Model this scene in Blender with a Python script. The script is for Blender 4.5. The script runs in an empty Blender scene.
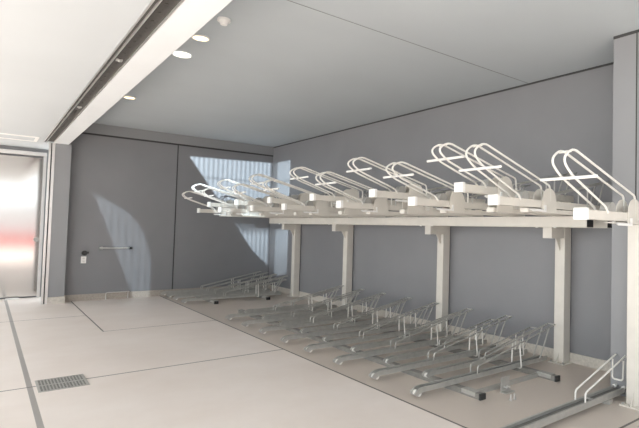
import bpy, bmesh, math
from mathutils import Vector, Matrix
S = bpy.context.scene
COL = S.collection
PI = math.pi

# ------------------------------------------------------------------ materials
def nodes_of(name):
    m = bpy.data.materials.new(name); m.use_nodes = True
    nt = m.node_tree
    return m, nt, nt.nodes['Principled BSDF']

def mat(name, col, rough=.5, metal=0.0, var=.04, scale=6.0, bump=0.0, bscale=80.0, spec=.5):
    m, nt, b = nodes_of(name)
    b.inputs['Roughness'].default_value = rough
    b.inputs['Metallic'].default_value = metal
    b.inputs['Specular IOR Level'].default_value = spec
    tc = nt.nodes.new('ShaderNodeTexCoord')
    nz = nt.nodes.new('ShaderNodeTexNoise'); nz.inputs['Scale'].default_value = scale; nz.inputs['Detail'].default_value = 4
    nt.links.new(tc.outputs['Object'], nz.inputs['Vector'])
    r = nt.nodes.new('ShaderNodeValToRGB')
    r.color_ramp.elements[0].position = .3; r.color_ramp.elements[1].position = .7
    r.color_ramp.elements[0].color = [max(0, c*(1-var)) for c in col] + [1]
    r.color_ramp.elements[1].color = [min(1, c*(1+var)) for c in col] + [1]
    nt.links.new(nz.outputs['Fac'], r.inputs['Fac'])
    nt.links.new(r.outputs['Color'], b.inputs['Base Color'])
    if bump:
        n2 = nt.nodes.new('ShaderNodeTexNoise'); n2.inputs['Scale'].default_value = bscale
        nt.links.new(tc.outputs['Object'], n2.inputs['Vector'])
        bp = nt.nodes.new('ShaderNodeBump'); bp.inputs['Strength'].default_value = bump; bp.inputs['Distance'].default_value = .01
        nt.links.new(n2.outputs['Fac'], bp.inputs['Height']); nt.links.new(bp.outputs['Normal'], b.inputs['Normal'])
    return m

M_cream = mat('cream_paint', (.70, .665, .60), .42)
M_white = mat('white_plastic', (.86, .85, .82), .35, var=.02)
M_hoop = mat('ivory_coated_tube', (.80, .78, .73), .35, var=.02)
M_zinc = mat('galvanised_steel', (.47, .46, .43), .38, .35, var=.08, scale=14)
M_zincd = mat('grey_channel_steel', (.43, .42, .39), .45, .25, var=.08, scale=14)
M_inner = mat('dark_channel_inside', (.20, .195, .18), .5, .2, var=.1, scale=20)
M_beamz = mat('dark_floor_beam_steel', (.27, .26, .24), .45, .3, var=.1, scale=14)
M_black = mat('black_rubber', (.03, .03, .03), .5)
M_dark = mat('dark_gap', (.05, .05, .05), .7)
M_wall = mat('grey_wall_panel', (.235, .235, .245), .42, var=.04, scale=1.5)
M_wall2 = mat('pale_grey_wall_panel', (.285, .288, .295), .42, var=.03, scale=1.5)
M_ceil = mat('grey_ceiling_board', (.49, .53, .555), .6, var=.03, scale=.8)
M_ceilw = mat('white_ceiling_board', (.53, .555, .57), .6, var=.02, scale=.8)
M_beam = mat('white_beam_paint', (.78, .80, .81), .45, var=.02, scale=2)
M_stone = mat('beige_skirting_stone', (.42, .37, .32), .5, var=.12, scale=30)
M_stone2 = mat('pale_skirting_stone', (.58, .54, .48), .5, var=.12, scale=30)
M_alu = mat('aluminium_trim', (.72, .71, .69), .3, .7, var=.03)
M_joint = mat('grey_joint', (.22, .23, .235), .7)
M_track = mat('track_interior', (.06, .055, .05), .55, .2, var=.25, scale=60)
M_red = mat('red_reflection_paint', (.62, .05, .05), .5)
M_asph = mat('reflection_wall_render', (.5, .5, .5), .7)

def steel_mat():
    m, nt, b = nodes_of('brushed_stainless')
    b.inputs['Metallic'].default_value = 1; b.inputs['Base Color'].default_value = (.62, .60, .575, 1)
    tc = nt.nodes.new('ShaderNodeTexCoord'); mp = nt.nodes.new('ShaderNodeMapping'); mp.inputs['Scale'].default_value = (90, 90, 1.2)
    nz = nt.nodes.new('ShaderNodeTexNoise'); nz.inputs['Scale'].default_value = 3
    nt.links.new(tc.outputs['Object'], mp.inputs['Vector']); nt.links.new(mp.outputs['Vector'], nz.inputs['Vector'])
    mr = nt.nodes.new('ShaderNodeMapRange'); mr.inputs['To Min'].default_value = .07; mr.inputs['To Max'].default_value = .16
    nt.links.new(nz.outputs['Fac'], mr.inputs['Value']); nt.links.new(mr.outputs['Result'], b.inputs['Roughness'])
    return m
M_steel = steel_mat()

def glow(name, col, st):
    m = bpy.data.materials.new(name); m.use_nodes = True
    b = m.node_tree.nodes['Principled BSDF']
    b.inputs['Base Color'].default_value = (.9, .85, .7, 1)
    b.inputs['Emission Color'].default_value = col + (1,); b.inputs['Emission Strength'].default_value = st
    return m
M_disc = glow('lit_white_diffuser', (1, .98, .95), .55)  # weak glow added to make the ceiling disc bright white
M_lamp = glow('warm_lamp_lens', (1, .74, .42), 2.2)

class NB:            # tiny math-node helper
    def __init__(s, nt): s.nt = nt
    def m(s, op, a, b=None, c=None):
        n = s.nt.nodes.new('ShaderNodeMath'); n.operation = op
        for i, v in enumerate((a, b, c)):
            if v is None: continue
            if isinstance(v, (int, float)): n.inputs[i].default_value = v
            else: s.nt.links.new(v, n.inputs[i])
        return n.outputs[0]
    def smooth(s, v, lo, hi):
        n = s.nt.nodes.new('ShaderNodeMapRange'); n.interpolation_type = 'SMOOTHSTEP'
        s.nt.links.new(v, n.inputs['Value']); n.inputs['From Min'].default_value = lo; n.inputs['From Max'].default_value = hi
        return n.outputs[0]

def floor_mat():
    m, nt, b = nodes_of('polished_floor_slabs')
    nb = NB(nt)
    g = nt.nodes.new('ShaderNodeNewGeometry'); sp = nt.nodes.new('ShaderNodeSeparateXYZ')
    nt.links.new(g.outputs['Position'], sp.inputs[0]); x, y = sp.outputs[0], sp.outputs[1]
    def line(co, c, w, other=None, lo=None, hi=None):
        v = nb.m('LESS_THAN', nb.m('ABSOLUTE', nb.m('SUBTRACT', co, c)), w)
        if lo is not None: v = nb.m('MULTIPLY', v, nb.m('GREATER_THAN', other, lo))
        if hi is not None: v = nb.m('MULTIPLY', v, nb.m('LESS_THAN', other, hi))
        return v
    dk = [line(x, 3.0, .011), line(y, 6.18, .011, x, None, 3.0), line(y, 8.71, .009, x, 1.386, 3.0),
          line(y, 10.36, .010, x, None, 1.386), line(x, 1.386, .010, y, 8.71), line(y, 2.06, .012, x, 3.9)]
    j = dk[0]
    for d in dk[1:]: j = nb.m('MAXIMUM', j, d)
    strip = line(x, .40, .022)
    nz = nt.nodes.new('ShaderNodeTexNoise'); nz.inputs['Scale'].default_value = 1.1; nz.inputs['Detail'].default_value = 6; nz.inputs['Roughness'].default_value = .6
    nt.links.new(g.outputs['Position'], nz.inputs['Vector'])
    r = nt.nodes.new('ShaderNodeValToRGB')
    r.color_ramp.elements[0].position = .3; r.color_ramp.elements[0].color = (.74, .66, .60, 1)
    r.color_ramp.elements[1].position = .7; r.color_ramp.elements[1].color = (.81, .74, .69, 1)
    nt.links.new(nz.outputs['Fac'], r.inputs['Fac'])
    def mix(f, a, col):
        n = nt.nodes.new('ShaderNodeMix'); n.data_type = 'RGBA'
        nt.links.new(f, n.inputs['Factor']); nt.links.new(a, n.inputs['A']); n.inputs['B'].default_value = col
        return n.outputs['Result']
    rack_shade = nb.m('GREATER_THAN', x, 3.0)
    c = mix(rack_shade, r.outputs['Color'], (.57, .50, .44, 1))  # shade of the rack zone painted in as a darker floor tone
    c = mix(strip, c, (.33, .31, .29, 1))
    c = mix(j, c, (.10, .09, .08, 1))
    nt.links.new(c, b.inputs['Base Color'])
    b.inputs['Roughness'].default_value = .42
    return m
M_floor = floor_mat()

# ------------------------------------------------------------------ mesh helpers
def add_box(bm, x0, x1, y0, y1, z0, z1, bev=0.0):
    r = bmesh.ops.create_cube(bm, size=1.0)
    for v in r['verts']:
        v.co = Vector(((x0+x1)/2 + v.co.x*(x1-x0), (y0+y1)/2 + v.co.y*(y1-y0), (z0+z1)/2 + v.co.z*(z1-z0)))
    if bev:
        es = list({e for v in r['verts'] for e in v.link_edges})
        bmesh.ops.bevel(bm, geom=es, offset=bev, segments=2, profile=.7, affect='EDGES')

def fillet(pts, r, n=5):
    pts = [Vector(p) for p in pts]; out = [pts[0]]
    for a, b, c in zip(pts, pts[1:], pts[2:]):
        d1 = (a-b); d2 = (c-b); l = min(r, d1.length*.48, d2.length*.48)
        p, q = b+d1.normalized()*l, b+d2.normalized()*l
        for i in range(n+1):
            t = i/n; out.append(p*(1-t)**2 + b*2*t*(1-t) + q*t*t)
    out.append(pts[-1]); return out

def add_tube(bm, pts, r, n=8, closed=False):
    pts = [Vector(p) for p in pts]; rings = []; up = None; N = len(pts)
    for i, p in enumerate(pts):
        if closed: t = (pts[(i+1) % N]-pts[i-1]).normalized()
        else: t = (pts[min(i+1, N-1)]-pts[max(i-1, 0)]).normalized()
        if up is None:
            up = t.orthogonal().normalized()
        else:
            up = (up - t*up.dot(t)); up = up.normalized() if up.length > 1e-6 else t.orthogonal().normalized()
        s = t.cross(up)
        rings.append([bm.verts.new(p + (up*math.cos(2*PI*k/n)+s*math.sin(2*PI*k/n))*r) for k in range(n)])
    for i in range(N if closed else N-1):
        a, b = rings[i], rings[(i+1) % N]
        for k in range(n): bm.faces.new((a[k], a[(k+1) % n], b[(k+1) % n], b[k]))
    if not closed: bm.faces.new(rings[0][::-1]); bm.faces.new(rings[-1])

def add_prism(bm, prof, axis, a, b):
    """prof: 2D polygon; axis 'y': (x,z) extruded from y=a to b; 'x': (y,z); 'z': (x,y)"""
    def P(p, t):
        return {'y': (p[0], t, p[1]), 'x': (t, p[0], p[1]), 'z': (p[0], p[1], t)}[axis]
    A = [bm.verts.new(P(p, a)) for p in prof]; B = [bm.verts.new(P(p, b)) for p in prof]
    n = len(prof)
    bm.faces.new(A); bm.faces.new(B[::-1])
    for i in range(n): bm.faces.new((A[i], B[i], B[(i+1) % n], A[(i+1) % n]))

def add_cyl(bm, c, axis, r, h, n=20, r2=None):
    r2 = r if r2 is None else r2
    q = {'z': Matrix(), 'y': Matrix.Rotation(-PI/2, 4, 'X'), 'x': Matrix.Rotation(PI/2, 4, 'Y')}[axis]
    bmesh.ops.create_cone(bm, cap_ends=True, segments=n, radius1=r, radius2=r2, depth=h, matrix=Matrix.Translation(c) @ q)

def add_sweep(bm, prof, path):
    """sweep a (y, z) profile along (x, z) path points, staying in the XZ plane"""
    rings = []; N = len(path)
    for i, (x, z) in enumerate(path):
        x0, z0 = path[max(i-1, 0)]; x1, z1 = path[min(i+1, N-1)]
        t = Vector((x1-x0, z1-z0)).normalized(); nrm = Vector((-t.y, t.x))
        rings.append([bm.verts.new((x+nrm.x*pz, py, z+nrm.y*pz)) for py, pz in prof])
    n = len(prof)
    for a, b in zip(rings, rings[1:]):
        for k in range(n): bm.faces.new((a[k], a[(k+1) % n], b[(k+1) % n], b[k]))
    bm.faces.new(rings[0][::-1]); bm.faces.new(rings[-1])

def obj(name, bm, m, parent=None, smooth=False):
    bmesh.ops.recalc_face_normals(bm, faces=bm.faces)
    me = bpy.data.meshes.new(name); bm.to_mesh(me); bm.free()
    me.materials.append(m)
    if smooth:
        me.polygons.foreach_set('use_smooth', [True]*len(me.polygons))
        try: me.set_sharp_from_angle(angle=math.radians(40))
        except Exception: pass
    o = bpy.data.objects.new(name, me); COL.objects.link(o)
    if parent is not None: o.parent = parent
    return o

def NBM(): return bmesh.new()
def box_obj(name, m, b, parent=None, bev=0.0):
    bm = NBM(); add_box(bm, *b, bev=bev); return obj(name, bm, m, parent)
def tag(o, label, cat, group=None, kind=None):
    if label: o['label'] = label
    if cat: o['category'] = cat
    if group: o['group'] = group
    if kind: o['kind'] = kind
    return o
def thing(name, label, cat, loc=(0, 0, 0), group=None):
    o = bpy.data.objects.new(name, None); COL.objects.link(o); o.location = loc; o.empty_display_size = .1
    return tag(o, label, cat, group)
def struct(name, m, b, label=None, bev=0.0, cat=None):
    o = box_obj(name, m, b, None, bev); o['kind'] = 'structure'
    if label: o['label'] = label
    if cat: o['category'] = cat
    return o
def dup(root, loc, label):
    r = root.copy(); COL.objects.link(r); r.location = loc; r['label'] = label
    for ch in list(root.children):
        c = ch.copy(); COL.objects.link(c); c.parent = r
        for g in list(ch.children):
            d = g.copy(); COL.objects.link(d); d.parent = c
    return r

def nest(t, child, parent):        # part -> sub-part (all parts share the thing's origin)
    base = lambda o: o.name.split('.')[0]
    ps = [o for o in t.children if base(o) == parent]
    for o in list(t.children):
        if base(o) == child: o.parent = ps[0]
    return t

# ------------------------------------------------------------------ the room
XW, YB, ZC, XP, YP = 5.52, 12.35, 3.65, 4.80, 2.58
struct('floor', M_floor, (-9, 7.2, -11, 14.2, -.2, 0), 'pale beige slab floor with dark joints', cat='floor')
struct('ceiling', M_ceil, (1.20, 6.2, -.5, 12.8, ZC, ZC+.2), 'grey ceiling above the cycle racks', cat='ceiling')
jt = NBM(); add_box(jt, 1.2, XW, 4.205, 4.215, ZC-.002, ZC)
o = obj('trim_1', jt, M_joint); tag(o, 'thin dark joint across the grey ceiling', 'trim', kind='structure')
struct('ceiling_left', M_ceilw, (-3.2, .80, -.3, 13.7, 3.13, 3.33), 'white lower ceiling on the left', cat='ceiling')
struct('ceiling_left_end', M_ceilw, (.80, .99, 12.16, 13.7, 3.13, 3.33), 'end strip of the white ceiling past the track', cat='ceiling')
struct('wall_blocker', M_wall, (2.4, 5.8, -2.9, -2.6, 0, ZC), 'grey wall added behind the camera to block light', cat='wall')  # unseen wall added to keep light from behind off the racks
# right wall behind the racks, with a step towards the camera
struct('wall_right', M_wall, (XW, XW+.25, YP, YB+.3, 0, ZC), 'long grey wall behind the racks', cat='wall')
struct('wall_pier', M_wall2, (XP, XW+.25, -2.7, YP, 0, ZC), 'paler grey wall stepping forward at the right', cat='wall')
struct('trim_2', M_dark, (XW-.006, XW, YP, YB, ZC-.025, ZC), 'dark shadow gap along the top of the right wall', cat='trim')
struct('trim_3', M_dark, (XP-.006, XP, -2.6, YP, ZC-.03, ZC), 'dark shadow gap over the stepped wall', cat='trim')
struct('trim_4', M_dark, (XP-.004, XP, 2.325, 2.337, 0, ZC-.03), 'vertical joint in the stepped wall', cat='trim')
# back wall
struct('wall_back', M_wall, (1.0, XW, YB, YB+.25, 0, 3.41), 'grey panelled back wall', cat='wall')
struct('wall_back_upper', M_wall2, (1.0, XW, YB-.03, YB+.25, 3.44, ZC), 'lighter strip at the top of the back wall', cat='wall')
struct('trim_5', M_dark, (1.0, XW, YB-.012, YB, 3.405, 3.44), 'dark gap below the lighter wall strip', cat='trim')
struct('trim_6', M_dark, (3.243, 3.263, YB-.006, YB, .12, 3.405), 'vertical joint in the back wall', cat='trim')
# corner pier by the opening, rails and beam
struct('wall_pillar', M_wall2, (.99, 1.25, 12.17, 12.75, 0, 3.13), 'narrow grey pier at the end of the track', cat='wall')
struct('trim_7', M_alu, (.895, .925, 12.16, 12.26, 0, 3.13), 'outer steel guide on the pier edge', cat='trim')
struct('trim_8', M_dark, (.925, .945, 12.20, 12.30, 0, 3.13), 'dark slot between the steel guides', cat='trim')
struct('trim_9', M_alu, (.945, .99, 12.16, 12.30, 0, 3.13), 'inner steel guide on the pier edge', cat='trim')
struct('trim_10', M_beam, (.965, 1.20, -2.9, 12.75, 3.13, ZC), 'white beam dividing the two ceilings', cat='beam')
# skirtings
struct('baseboard_right', M_stone2, (XW-.02, XW, YP, YB-.02, 0, .12), 'pale stone skirting of the right wall', cat='baseboard')
struct('baseboard_back', M_stone, (1.25, XW, YB-.02, YB, 0, .13), 'beige stone skirting of the back wall', cat='baseboard')
struct('baseboard_pillar', M_stone2, (.985, 1.265, 12.15, 12.17, 0, .13), 'pale stone foot of the narrow pier', cat='baseboard')
# what lies beyond the far end on the left: a stainless partition
pt = thing('stainless_partition', 'brushed stainless steel partition at the left end', 'partition', (.1, 13.36, 0))
box_obj('panel', M_steel, (-3.0, .80, 0, .04, .03, 2.93), pt)
box_obj('head_rail', M_alu, (-3.0, .85, -.05, .06, 2.97, 3.05), pt, .008)
box_obj('stile', M_alu, (.80, .85, -.02, .05, .0, 2.97), pt)
kb = NBM(); add_cyl(kb, (.745, -.02, 1.21), 'y', .045, .035, 16)
obj('knob', kb, M_zincd, pt, True)
struct('wall_far_left', M_wall2, (-3.2, 1.0, 13.43, 13.6, 0, 3.2), 'wall behind the stainless partition', cat='wall')
# unseen wall and red stripe, added so the steel partition reflects a pink band
struct('wall_reflection_aid', M_asph, (-9, 7.2, -10.9, -10.6, 0, 2.6), 'pale wall added behind the camera for the reflection', cat='wall')
struct('red_reflection_stripe', M_red, (-9, 7.2, -10.6, -10.5, .0, .8), 'red stripe added on the unseen wall for a pink reflection', cat='trim')

# overhead track
tr = thing('door_track', 'dark perforated sliding door track under the white beam', 'track', (.88, 5.95, 3.13))
tb = NBM(); add_box(tb, -.08, .085, -6.2, 6.2, .022, .05)
for y in range(-61, 62, 2): add_cyl(tb, (.02, y*.1, .020), 'z', .012, .006, 8)
obj('track_bed', tb, M_track, tr)
for x0, x1 in ((-.08, -.066), (-.036, -.028), (.078, .085)):
    box_obj('track_lip', M_alu, (x0, x1, -6.2, 6.2, 0, .022), tr)
for y in (-.45, -3.0, 2.2):
    hb = NBM(); add_box(hb, -.005, .045, y-.03, y+.03, .010, .022); add_cyl(hb, (.02, y, .006), 'z', .012, .012, 10)
    obj('hanger_bolt', hb, M_alu, tr)

# ------------------------------------------------------------------ ceiling fittings
def downlight(y, label):
    t = thing('downlight', label, 'light', (1.69, y, ZC), 'recessed downlights')
    bm = NBM(); add_tube(bm, [(.085*math.cos(a*PI/12), .085*math.sin(a*PI/12), -.006) for a in range(24)], .012, 6, True)
    obj('trim_ring', bm, M_white, t, True)
    bm = NBM(); add_cyl(bm, (0, 0, -.006), 'z', .075, .010, 24); obj('lens', bm, M_lamp, t)
downlight(5.73, 'lit warm downlight between the smoke detector and the white disc')
downlight(9.3, 'lit warm downlight farthest from the camera, beside the white beam')
t = thing('smoke_detector', 'white domed smoke detector on the grey ceiling', 'detector', (1.70, 5.05, ZC))
bm = NBM(); add_cyl(bm, (0, 0, -.012), 'z', .062, .024, 24); obj('base', bm, M_white, t, True)
bm = NBM(); add_cyl(bm, (0, 0, -.042), 'z', .03, .036, 24, r2=.052); obj('sensor_head', bm, M_white, t, True)
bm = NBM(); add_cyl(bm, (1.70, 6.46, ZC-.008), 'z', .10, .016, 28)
tag(obj('ceiling_disc', bm, M_disc), 'flat white round glowing cover on the ceiling between two downlights', 'cover')
t = thing('ceiling_vent', 'white framed slot vent in the left ceiling', 'vent', (.40, 11.85, 3.13))
bm = NBM()
for b in ((-.30, .30, -.32, -.27), (-.30, .30, .27, .32), (-.30, -.25, -.27, .27), (.25, .30, -.27, .27)): add_box(bm, *b, -.015, 0)
obj('frame', bm, M_white, t)
bm = NBM(); add_box(bm, -.25, .25, -.27, .27, -.006, 0); obj('grille', bm, M_ceilw, t)

# ------------------------------------------------------------------ floor and wall fittings
t = thing('floor_grate', 'grey square metal drain grate set in the floor', 'grate', (.650, 6.155, 0))
bm = NBM()
for b in ((-.20, .20, -.225, -.213), (-.20, .20, .213, .225), (-.20, -.188, -.213, .213), (.188, .20, -.213, .213), (-.188, .188, -.006, .006)): add_box(bm, *b, 0, .006)
obj('frame', bm, M_zincd, t)
bm = NBM()
for k in range(15): add_box(bm, -.188+k*.0262, -.188+k*.0262+.010, -.213, .213, .0015, .005)
for k in range(10): add_box(bm, -.188, .188, -.19+k*.042, -.19+k*.042+.008, .0012, .0045)
obj('bars', bm, M_zincd, t)
bm = NBM(); add_box(bm, -.188, .188, -.213, .213, 0, .001); obj('sump', bm, M_black, t)

t = thing('wall_handle', 'steel bar handle on the back wall at waist height', 'handle', (2.115, YB, 1.07))
bm = NBM(); add_tube(bm, [(-.27, -.05, 0), (.27, -.05, 0)], .017, 10); obj('bar', bm, M_alu, t, True)
for sx, m in ((-1, M_alu), (1, M_black)):
    bm = NBM(); add_cyl(bm, (sx*.25, -.025, 0), 'y', .028, .05, 14); add_cyl(bm, (sx*.27, -.05, 0), 'x', .024, .05, 14); obj('mount', bm, m, t, True)
bm = NBM(); add_tube(bm, fillet([(0, 0, 0), (0, 0, .13), (0, -.14, .16), (.40, -.14, .16), (.40, 0, .13), (.40, 0, 0)], .04), .010, 8)
o = obj('floor_rail', bm, M_alu, None, True); o.location = (1.97, 12.30, 0)
tag(o, 'low bent steel rail in front of the back skirting', 'rail')
t = thing('socket_plate', 'white wall socket plate on the back wall', 'socket', (1.56, YB, .83))
box_obj('plate', M_white, (-.045, .045, -.012, 0, -.07, .07), t, .004)
for z in (-.03, .03): box_obj('outlet', M_alu, (-.02, .02, -.015, -.011, z-.015, z+.015), t)
t = thing('key_switch', 'small black switch above the white socket plate', 'switch', (1.57, YB, .97))
bm = NBM(); add_cyl(bm, (0, -.015, 0), 'y', .05, .03, 16); obj('body', bm, M_black, t, True)
bm = NBM(); add_box(bm, -.01, .07, -.05, -.028, -.012, .03); obj('lever', bm, M_dark, t)
bm = NBM(); add_prism(bm, [(-.12, 0), (.12, 0), (.10, .03), (-.10, .03)], 'y', -.03, .03)
o = obj('door_stop', bm, M_white); o.location = (.50, 13.2, 0); tag(o, 'small pale stop block in front of the stainless partition', 'stop')

# ------------------------------------------------------------------ rack frame
PW = .14
def post(x, y, label, arm=True, h=1.67):
    """x = front (room side) face, y = near face"""
    t = thing('support_post', label, 'post', (x+PW/2, y+PW/2, 0), 'rack support posts')
    bm = NBM(); add_box(bm, -PW/2, PW/2, -PW/2, PW/2, .012, h, .006); obj('shaft', bm, M_cream, t)
    bm = NBM(); add_box(bm, -.13, .07, -.11, .11, 0, .012)
    obj('base_plate', bm, M_cream, t)
    for sy in (-1, 1):
        bm = NBM(); add_cyl(bm, (-.105, sy*.085, .02), 'z', .012, .018, 8); obj('anchor_bolt', bm, M_zinc, t)
    bm = NBM(); add_prism(bm, [(-PW/2-.055, .012), (-PW/2, .012), (-PW/2, .13)], 'y', -.004, .004); obj('gusset', bm, M_cream, t)
    if arm:
        a = NBM(); add_box(a, -.34, -PW/2, -.065, .065, h-.135, h, .004)
        obj('bracket_arm', a, M_cream, t)
        g = NBM(); add_prism(g, [(-PW/2-.09, h-.135), (-PW/2, h-.135), (-PW/2, h-.29)], 'y', -.006, .006); obj('brace', g, M_cream, t)
        nest(t, 'brace', 'bracket_arm')
    return nest(t, 'anchor_bolt', 'base_plate')
PX = 5.36
post(PX, 3.50, 'cream steel post nearest the grey stepped wall, front of the far row')
post(PX, 5.68, 'cream steel post second from the front, against the long grey wall')
post(PX, 8.44, 'cream steel post third from the front, against the long grey wall')
post(PX, 10.65, 'cream steel post farthest back, beside the sunlit back wall')
post(4.58, 2.163, 'large cream steel post cut by the right edge of the picture', arm=False, h=1.694)

def cbeam(name, x0, x1, y0, y1, z0, z1, label, lip=.02, wall=.006):
    t = thing(name, label, 'beam', ((x0+x1)/2, (y0+y1)/2, z0))
    hx, hy, h = (x1-x0)/2, (y1-y0)/2, z1-z0
    bm = NBM(); add_prism(bm, [(-hx, 0), (hx, 0), (hx, h), (hx-wall, h), (hx-wall, wall), (-hx+wall, wall), (-hx+wall, h-wall), (-hx+lip, h-wall), (-hx+lip, h), (-hx, h)], 'y', -hy, hy)
    obj('channel', bm, M_cream, t)
    bm = NBM(); add_box(bm, -hx+wall, hx-wall, -hy-.004, -hy+.02, wall, h-.01); obj('end_plug', bm, M_black, t)
    return t
b1 = cbeam('tray_beam', 5.02, 5.16, 3.0, 11.30, 1.67, 1.795, 'long cream beam along the fronts of the post brackets')
for y in (3.44, 3.70, 5.62, 5.88, 8.38, 8.64, 10.59, 10.85):
    bm = NBM(); add_cyl(bm, (-.03, y-7.15, -.006), 'z', .018, .012, 8); obj('bolt', bm, M_white, b1)
cbeam('tray_beam', 5.38, 5.49, 2.95, 11.3, 1.67, 1.795, 'rear cream beam resting on the tops of the posts')

def base_beam(x, y0, y1, label):
    t = thing('base_beam', label, 'beam', (x, (y0+y1)/2, 0), 'floor beams under the lower trays')
    hy = (y1-y0)/2; w = .036; th = .005
    bm = NBM()
    add_box(bm, -w, w, -hy, hy, 0, th); add_box(bm, -w, w, -hy, hy, .055-th, .055)
    add_box(bm, -w, -w+th, -hy, hy, th, .055-th); add_box(bm, w-th, w, -hy, hy, th, .055-th)
    obj('tube', bm, M_beamz, t)
    bm = NBM(); add_box(bm, -w-.004, w+.004, -hy-.012, -hy+.010, -.0, .058, .003); obj('end_cap', bm, M_black, t)  # black block stands in for the dark inside of the open tube
    bm = NBM(); add_box(bm, -w-.006, w+.006, -hy+.06, -hy+.24, .02, .061, .003); obj('sleeve', bm, M_zinc, t)
    nest(t, 'end_cap', 'tube')
base_beam(3.61, 3.24, 9.25, 'front floor beam under the nearer group of lower trays')
base_beam(4.70, 3.14, 9.25, 'rear floor beam under the nearer group of lower trays')
base_beam(3.60, 10.50, 12.30, 'front floor beam under the far group of lower trays')
base_beam(4.70, 10.50, 12.30, 'rear floor beam under the far group of lower trays')
bm = NBM(); add_box(bm, 3.65, 4.66, 3.36, 3.40, 0, .04, .003)
tag(obj('cross_beam', bm, M_zincd), 'dark steel floor bar joining the near ends of the two floor beams', 'beam')
t = thing('floor_anchor', 'small upright steel anchor beside the front floor beam', 'anchor', (3.98, 3.25, 0))
bm = NBM(); add_box(bm, -.07, .07, -.05, .03, 0, .008); add_box(bm, -.065, .065, .015, .023, .008, .15); obj('bracket', bm, M_zincd, t)
for x in (-.02, .025):
    bm = NBM(); add_cyl(bm, (x, .0, .05), 'y', .009, .05, 8); obj('bolt', bm, M_alu, t)
t = thing('floor_bolts', 'pair of studs standing on the floor near the beam end', 'stud', (3.80, 3.05, 0))
for dx in (0, .055):
    bm = NBM(); add_cyl(bm, (dx, 0, .03), 'z', .009, .06, 8); add_cyl(bm, (dx, 0, .012), 'z', .016, .014, 6); obj('stud', bm, M_alu, t)

# ------------------------------------------------------------------ lower trays
def lower_tray(name, label, group, length, gs, ge, gz, hu, legtop, legfoot, nose_drop):
    t = thing(name, label, 'cycle tray', (0, 0, 0), group)
    W, H, th = .042, .05, .007
    prof = [(-W, 0), (W, 0), (W, H), (W-.014, H), (W-.014, H-.006), (W-th, H-.006), (W-th, th), (-W+th, th), (-W+th, H-.006), (-W+.014, H-.006), (-W+.014, H), (-W, H)]
    path = [(-.0, -nose_drop), (.012, -nose_drop*.55+.004), (.04, -nose_drop*.2+.005), (.09, .004), (.16, 0), (length, 0)]
    bm = NBM(); add_sweep(bm, prof, [(x, z+.058) for x, z in path]); obj('channel', bm, M_zinc, t)
    bm = NBM(); add_box(bm, .12, length-.005, -W+th, W-th, .058+th, .058+.030); obj('inner_strip', bm, M_inner, t)  # dark strip laid along the inside of the channel
    bm = NBM(); add_cyl(bm, (.022, 0, .058+.010-nose_drop*.55), 'y', .027, .076, 14)
    n = obj('nose', bm, M_hoop, t, True); n['label'] = 'rounded nose painted pale as if lit'  # paler than the channel: light on the nose is put into its colour
    for sy in (-1, 1):
        y = sy*.05
        bm = NBM(); add_tube(bm, fillet([(gs, y, .10), (gs, y, .185), (ge, y, gz)], .03), .0085, 7); obj('wheel_guide', bm, M_zinc, t, True)
        bm = NBM(); add_tube(bm, [(legtop[0], y, legtop[1]), (legfoot, y, .10)], .0085, 7); obj('guide_leg', bm, M_zinc, t, True)
    zt = .185+(gz-.185)*(hu-gs)/(ge-gs)
    bm = NBM(); add_tube(bm, fillet([(hu+.02, -.052, zt+.01), (hu+.03, -.070, .05), (hu+.03, .070, .05), (hu+.02, .052, zt+.01)], .03), .0085, 7)
    obj('wheel_hoop', bm, M_hoop, t, True)
    bm = NBM(); add_tube(bm, [(ge, -.055, gz), (ge, .055, gz)], .0085, 7); obj('guide_tie', bm, M_zinc, t, True)
    nest(t, 'nose', 'channel')
    return nest(t, 'inner_strip', 'channel')
ORD = ['first', 'second', 'third', 'fourth', 'fifth', 'sixth', 'seventh', 'eighth']
GA, GB = 'lower cycle trays reaching forward', 'lower cycle trays set back'
ta = tb_ = None
AY = [3.65, 4.33, 5.05, 5.76, 6.43, 7.14, 7.80, 8.50]
for i, y in enumerate(AY):
    lab = f'forward reaching steel tray on the floor, {ORD[i]} from the right in the nearer group'
    loc = (3.12, y, 0)
    if ta is None:
        ta = lower_tray('lower_cycle_tray', lab, GA, 2.06, .81, 2.20, .47, 1.49, (2.08, .443), 1.90, .028); ta.location = loc
    else: dup(ta, loc, lab)
for i, y in enumerate([10.80, 11.35, 11.80, 12.20]):
    dup(ta, (3.06-.01*i, y, 0), f'forward reaching steel tray on the floor, {ORD[i]} from the right in the far group')
BY = [4.00, 4.69, 5.39, 6.10, 6.75, 7.45, 8.10, 8.84]
for i, y in enumerate(BY):
    lab = f'set back steel tray on the floor, {ORD[i]} from the right in the nearer group'
    loc = (3.57, y, 0)
    if tb_ is None:
        tb_ = lower_tray('lower_cycle_tray', lab, GB, 1.68, .87, 1.86, .355, 1.54, (1.74, .333), 1.57, .02); tb_.location = loc
    else: dup(tb_, loc, lab)
for i, y in enumerate([11.08, 11.58, 12.01]):
    dup(tb_, (3.52, y, 0), f'set back steel tray on the floor, {ORD[i]} from the right in the far group')

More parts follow.
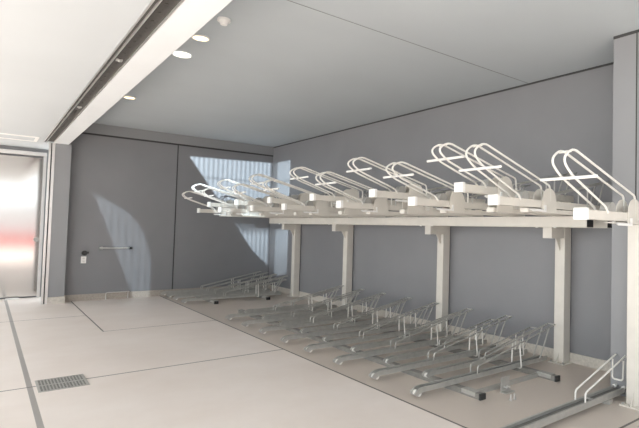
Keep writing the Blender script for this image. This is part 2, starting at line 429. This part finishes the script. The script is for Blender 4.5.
# the single raised tray in front of the stepped wall
t = thing('lower_cycle_tray', 'steel floor tray running past the large post at the right edge', 'cycle tray', (3.0, 2.47, 0), 'lower cycle trays set back')
W, H, th = .058, .055, .008
bm = NBM(); add_sweep(bm, [(-W, 0), (W, 0), (W, H), (W-.02, H), (W-.02, H-.006), (W-th, H-.006), (W-th, th), (-W+th, th), (-W+th, H-.006), (-W+.02, H-.006), (-W+.02, H), (-W, H)], [(0, .045), (1.775, .045)])
obj('channel', bm, M_zinc, t)
bm = NBM(); add_box(bm, 0, 1.77, -W+th, W-th, .045+th, .045+.025); obj('inner_strip', bm, M_inner, t)  # dark strip along the channel's inside
bm = NBM(); add_box(bm, .3, .36, -.07, .07, 0, .045); add_box(bm, 1.45, 1.51, -.07, .07, 0, .045); obj('foot', bm, M_zincd, t)
for sy in (-1, 1):
    bm = NBM(); add_tube(bm, fillet([(1.06, sy*.05, .09), (1.06, sy*.05, .185), (1.785, sy*.05, .40)], .03), .0085, 7); obj('wheel_guide', bm, M_hoop, t, True)
    bm = NBM(); add_cyl(bm, (1.765, sy*.045, .095), 'x', .018, .04, 12); obj('end_cap', bm, M_white, t, True)
bm = NBM(); add_tube(bm, fillet([(1.74, -.056, .36), (1.73, -.056, .17), (1.73, .056, .17), (1.74, .056, .36)], .03), .0085, 7); obj('wheel_hoop', bm, M_hoop, t, True)
bm = NBM(); add_box(bm, 1.20, 1.22, -.055, .055, .085, .10); obj('cross_tie', bm, M_zinc, t)

# ------------------------------------------------------------------ upper trays
def upper_tray(label, loc, drop, length=1.92, guides=True, k=1.0):
    """origin: front bottom of the sliding channel; drop = height of the channel above the beam top"""
    t = thing('upper_cycle_tray', label, 'cycle tray', loc, 'upper cycle trays')
    W, H, th = .05, .075, .008
    prof = [(-W, 0), (W, 0), (W, H), (W-.012, H), (W-.012, H-.006), (W-th, H-.006), (W-th, th), (-W+th, th), (-W+th, H-.006), (-W+.012, H-.006), (-W+.012, H), (-W, H)]
    bm = NBM(); add_sweep(bm, prof, [(.02, 0), (length, 0)]); obj('channel', bm, M_cream, t)
    bm = NBM(); add_box(bm, 0, .035, -.060, .060, -.006, .09, .005); e = obj('end_cap', bm, M_white, t); e['label'] = 'white plastic end cap'
    hr = .0095
    for sy in (-1, 1):
        y = sy*.052
        pts = fillet([(.34, y, .06), (.30, y, .11), (-.21, y, .275*k), (-.33, y, .36*k), (-.20, y, .445*k), (.74, y, .205*k)], .09, 6)+fillet([(.74, y, .205*k), (.80, y, .19*k), (.81, y, .07)], .03, 4)[1:]
        bm = NBM(); add_tube(bm, pts, hr, 8); obj('lift_hoop', bm, M_hoop, t, True)
    bm = NBM(); add_tube(bm, [(-.215, -.052, .42*k), (-.215, .052, .42*k)], hr, 8); obj('hoop_tie', bm, M_hoop, t, True)
    bm = NBM(); add_tube(bm, [(-.20, -.26, .29*k-.045*(k-1)/.2), (-.20, .23, .29*k-.045*(k-1)/.2)], .012, 8); g = obj('hand_grip', bm, M_white, t, True); g['label'] = 'straight white hand grip'
    bm = NBM(); add_cyl(bm, (.43, 0, .10), 'y', .055, .085, 20); obj('roller', bm, M_zinc, t, True)
    q = .16 if k > 1 else 0
    arch = [(.50, -drop), (.76, -drop), (.74, .10)] + [(.63+.11*math.cos(a*PI/10), .10+.10*math.sin(a*PI/10)) for a in range(1, 10)] + [(.52, .10)]
    arch = [(a+q, b) for a, b in arch]
    for sy in (-1, 1):
        bm = NBM(); add_prism(bm, arch, 'y', sy*.056-.004, sy*.056+.004); obj('cheek_plate', bm, M_cream, t)
    bm = NBM(); add_prism(bm, [(a+q, b) for a, b in ((.30, -.028), (.33, -.04), (.56, -.04), (.56, .03), (.54, .03), (.54, -.018), (.31, -.018))], 'y', -.075, -.061); obj('foot_bracket', bm, M_white, t)
    base = min(.05, drop-.01)
    bm = NBM(); add_box(bm, .46, length-.03, -.045, .045, -drop, -drop+base); obj('base_rail', bm, M_cream, t)
    if guides:
        for sy in (-1, 1):
            y = sy*.05
            bm = NBM(); add_tube(bm, fillet([(.88, y, .06), (.88, y, .14), (1.97, y, .36)], .03), .0085, 7); obj('wheel_guide', bm, M_zinc, t, True)
            bm = NBM(); add_tube(bm, [(1.85, y, .335), (1.72, y, .06)], .0085, 7); obj('guide_leg', bm, M_zinc, t, True)
        bm = NBM(); add_tube(bm, fillet([(1.5, -.056, .27), (1.5, -.056, .05), (1.5, .056, .05), (1.5, .056, .27)], .03), .0085, 7); obj('wheel_hoop', bm, M_zinc, t, True)
    if drop > .1:
        for u in (.9, 1.62, 1.84):
            bm = NBM(); add_box(bm, u-.03, u+.03, -.04, .04, -drop+base, 0)
            obj('riser', bm, M_cream, t)
        nest(t, 'riser', 'base_rail')
    nest(t, 'end_cap', 'channel')
    return nest(t, 'hand_grip', 'lift_hoop')
ZT = 1.795
UORD = ['second', 'third', 'fourth', 'fifth', 'sixth', 'seventh', 'eighth', 'ninth', 'tenth', 'eleventh', 'twelfth', 'thirteenth']
upper_tray('lowest upper tray with hoop handle, in front of the stepped wall at right', (3.49, 2.146, 1.715), .02, 1.22, False, 1.2)
UP = [(3.42, 2.99, 0), (3.38, 3.39, 1), (3.37, 4.08, 0), (3.37, 4.81, 1), (3.36, 5.52, 0), (3.36, 6.23, 1), (3.36, 7.10, 0), (3.36, 7.62, 1),
      (3.36, 8.31, 0), (3.36, 9.02, 1), (3.36, 9.85, 0), (3.36, 10.48, 1), (3.36, 11.12, 0)]
protos = {}
for i, (x, y, hi) in enumerate(UP):
    kind = 'raised' if hi else 'low'
    if i == len(UP)-1: lab = 'low upper tray with hoop handle farthest from the camera, leftmost of the upper tier'
    else: lab = f'{kind} upper tray with white hoop handle, {UORD[i]} from the right on the upper tier'
    z = ZT+(.18 if hi else .065)
    if i == 0:
        upper_tray(lab, (x, y, z-.015), z-.015-ZT, k=1.2); continue
    if hi in protos: dup(protos[hi], (x, y, z), lab)
    else: protos[hi] = upper_tray(lab, (x, y, z), z-ZT)

# ------------------------------------------------------------------ light
w = bpy.data.worlds.new('World'); S.world = w; w.use_nodes = True
bg = w.node_tree.nodes['Background']; bg.inputs['Color'].default_value = (.88, .95, 1, 1); bg.inputs['Strength'].default_value = 1.5
sl = bpy.data.lights.new('sun', 'SUN'); sl.energy = 7; sl.angle = .01; sl.color = (1, .96, .90)
so = bpy.data.objects.new('sun', sl); COL.objects.link(so); so.location = (-8, -6, 12)
so.rotation_euler = Vector((.8, .4, -1)).to_track_quat('-Z', 'Y').to_euler()

def gobo_light():
    L = bpy.data.lights.new('sun_glint', 'POINT'); L.energy = GLINT; L.shadow_soft_size = 0.0
    L.use_nodes = True; nt = L.node_tree; nb = NB(nt)
    em = nt.nodes['Emission']
    sx, sy, sz = -3.0, 1.0, 2.88
    tc = nt.nodes.new('ShaderNodeTexCoord'); sp = nt.nodes.new('ShaderNodeSeparateXYZ')
    nt.links.new(tc.outputs['Normal'], sp.inputs[0])
    k = nb.m('DIVIDE', YB-sy, nb.m('MAXIMUM', sp.outputs[1], .05))
    X = nb.m('ADD', nb.m('MULTIPLY', sp.outputs[0], k), sx)
    Z = nb.m('ADD', nb.m('MULTIPLY', sp.outputs[2], k), sz)
    fwd = nb.m('GREATER_THAN', sp.outputs[1], .06)
    def half(p, q, soft):      # inside = left of p->q in the (X, Z) plane
        (x0, z0), (x1, z1) = p, q; l = math.hypot(x1-x0, z1-z0)
        nx, nz = -(z1-z0)/l, (x1-x0)/l
        d = nb.m('ADD', nb.m('MULTIPLY', nb.m('SUBTRACT', X, x0), nx), nb.m('MULTIPLY', nb.m('SUBTRACT', Z, z0), nz))
        return nb.smooth(d, -soft, soft)
    def poly(pts, soft):
        r = None
        for p, q in zip(pts, pts[1:]+pts[:1]):
            h = half(p, q, soft); r = h if r is None else nb.m('MULTIPLY', r, h)
        return r
    big = poly([(3.50, 3.18), (3.78, 2.45), (4.35, 1.62), (5.10, .95), (5.60, .25), (6.35, .25), (6.35, 3.26)], .03)
    stripes = nb.m('ADD', .75, nb.m('MULTIPLY', nb.m('SINE', nb.m('MULTIPLY', X, 57.0)), .2))
    lam = nb.m('SUBTRACT', 1, nb.m('MULTIPLY', nb.m('LESS_THAN', nb.m('ABSOLUTE', nb.m('SUBTRACT', Z, 2.72)), .03), .3))
    dim = nb.smooth(Z, -1.0, 2.6)
    mid = nb.m('MULTIPLY', nb.smooth(Z, 1.3, 1.6), nb.m('SUBTRACT', 1, nb.smooth(Z, 2.1, 2.3)))
    big = nb.m('MULTIPLY', big, nb.m('SUBTRACT', 1, nb.m('MULTIPLY', mid, .8)))
    gap = nb.m('MULTIPLY', nb.smooth(X, 5.44, 5.52), nb.m('SUBTRACT', 1, nb.smooth(X, 5.72, 5.80)))
    big = nb.m('MULTIPLY', big, nb.m('SUBTRACT', 1, nb.m('MULTIPLY', gap, .85)))
    big = nb.m('MULTIPLY', nb.m('MULTIPLY', big, stripes), nb.m('MULTIPLY', lam, nb.m('ADD', .2, nb.m('MULTIPLY', dim, .8))))
    small = poly([(1.66, 2.22), (2.05, 1.16), (2.60, -.35), (2.80, -.35), (2.80, .80), (2.62, 1.45), (2.34, 1.83)], .05)
    small = nb.m('MULTIPLY', small, nb.m('ADD', .8, nb.m('MULTIPLY', nb.m('SINE', nb.m('MULTIPLY', X, 46.0)), .2)))
    tot = nb.m('MULTIPLY', fwd, nb.m('ADD', big, nb.m('MULTIPLY', small, .15)))
    nt.links.new(tot, em.inputs['Strength'])
    em.inputs['Color'].default_value = (.74, .90, 1, 1)
    o = bpy.data.objects.new('sun_glint', L); COL.objects.link(o); o.location = (sx, sy, sz)
GLINT = 14000.0
gobo_light()

# ------------------------------------------------------------------ camera
f, yaw, pit, rol, cx, cy = 500.2628, .7280, .0375, -.0231, 110.38, -2.63
fw = Vector((math.sin(yaw)*math.cos(pit), math.cos(yaw)*math.cos(pit), math.sin(pit)))
r = Vector((math.cos(yaw), -math.sin(yaw), 0)); u = r.cross(fw)
c, s = math.cos(rol), math.sin(rol)
r2 = r*c-u*s; u2 = r*s+u*c
cam = bpy.data.cameras.new('Camera'); co = bpy.data.objects.new('Camera', cam); COL.objects.link(co)
co.matrix_world = Matrix(((r2.x, u2.x, -fw.x, 0), (r2.y, u2.y, -fw.y, 0), (r2.z, u2.z, -fw.z, 1.6), (0, 0, 0, 1)))
cam.sensor_fit = 'HORIZONTAL'; cam.sensor_width = 36; cam.lens = f*36/639
cam.shift_x = -cx/639; cam.shift_y = cy/639; cam.clip_start = .02; cam.clip_end = 200
S.camera = co
S.view_settings.view_transform = 'Standard'; S.view_settings.look = 'None'; S.view_settings.gamma = 1
S.view_settings.use_curve_mapping = False
S.view_settings.exposure = 0.9
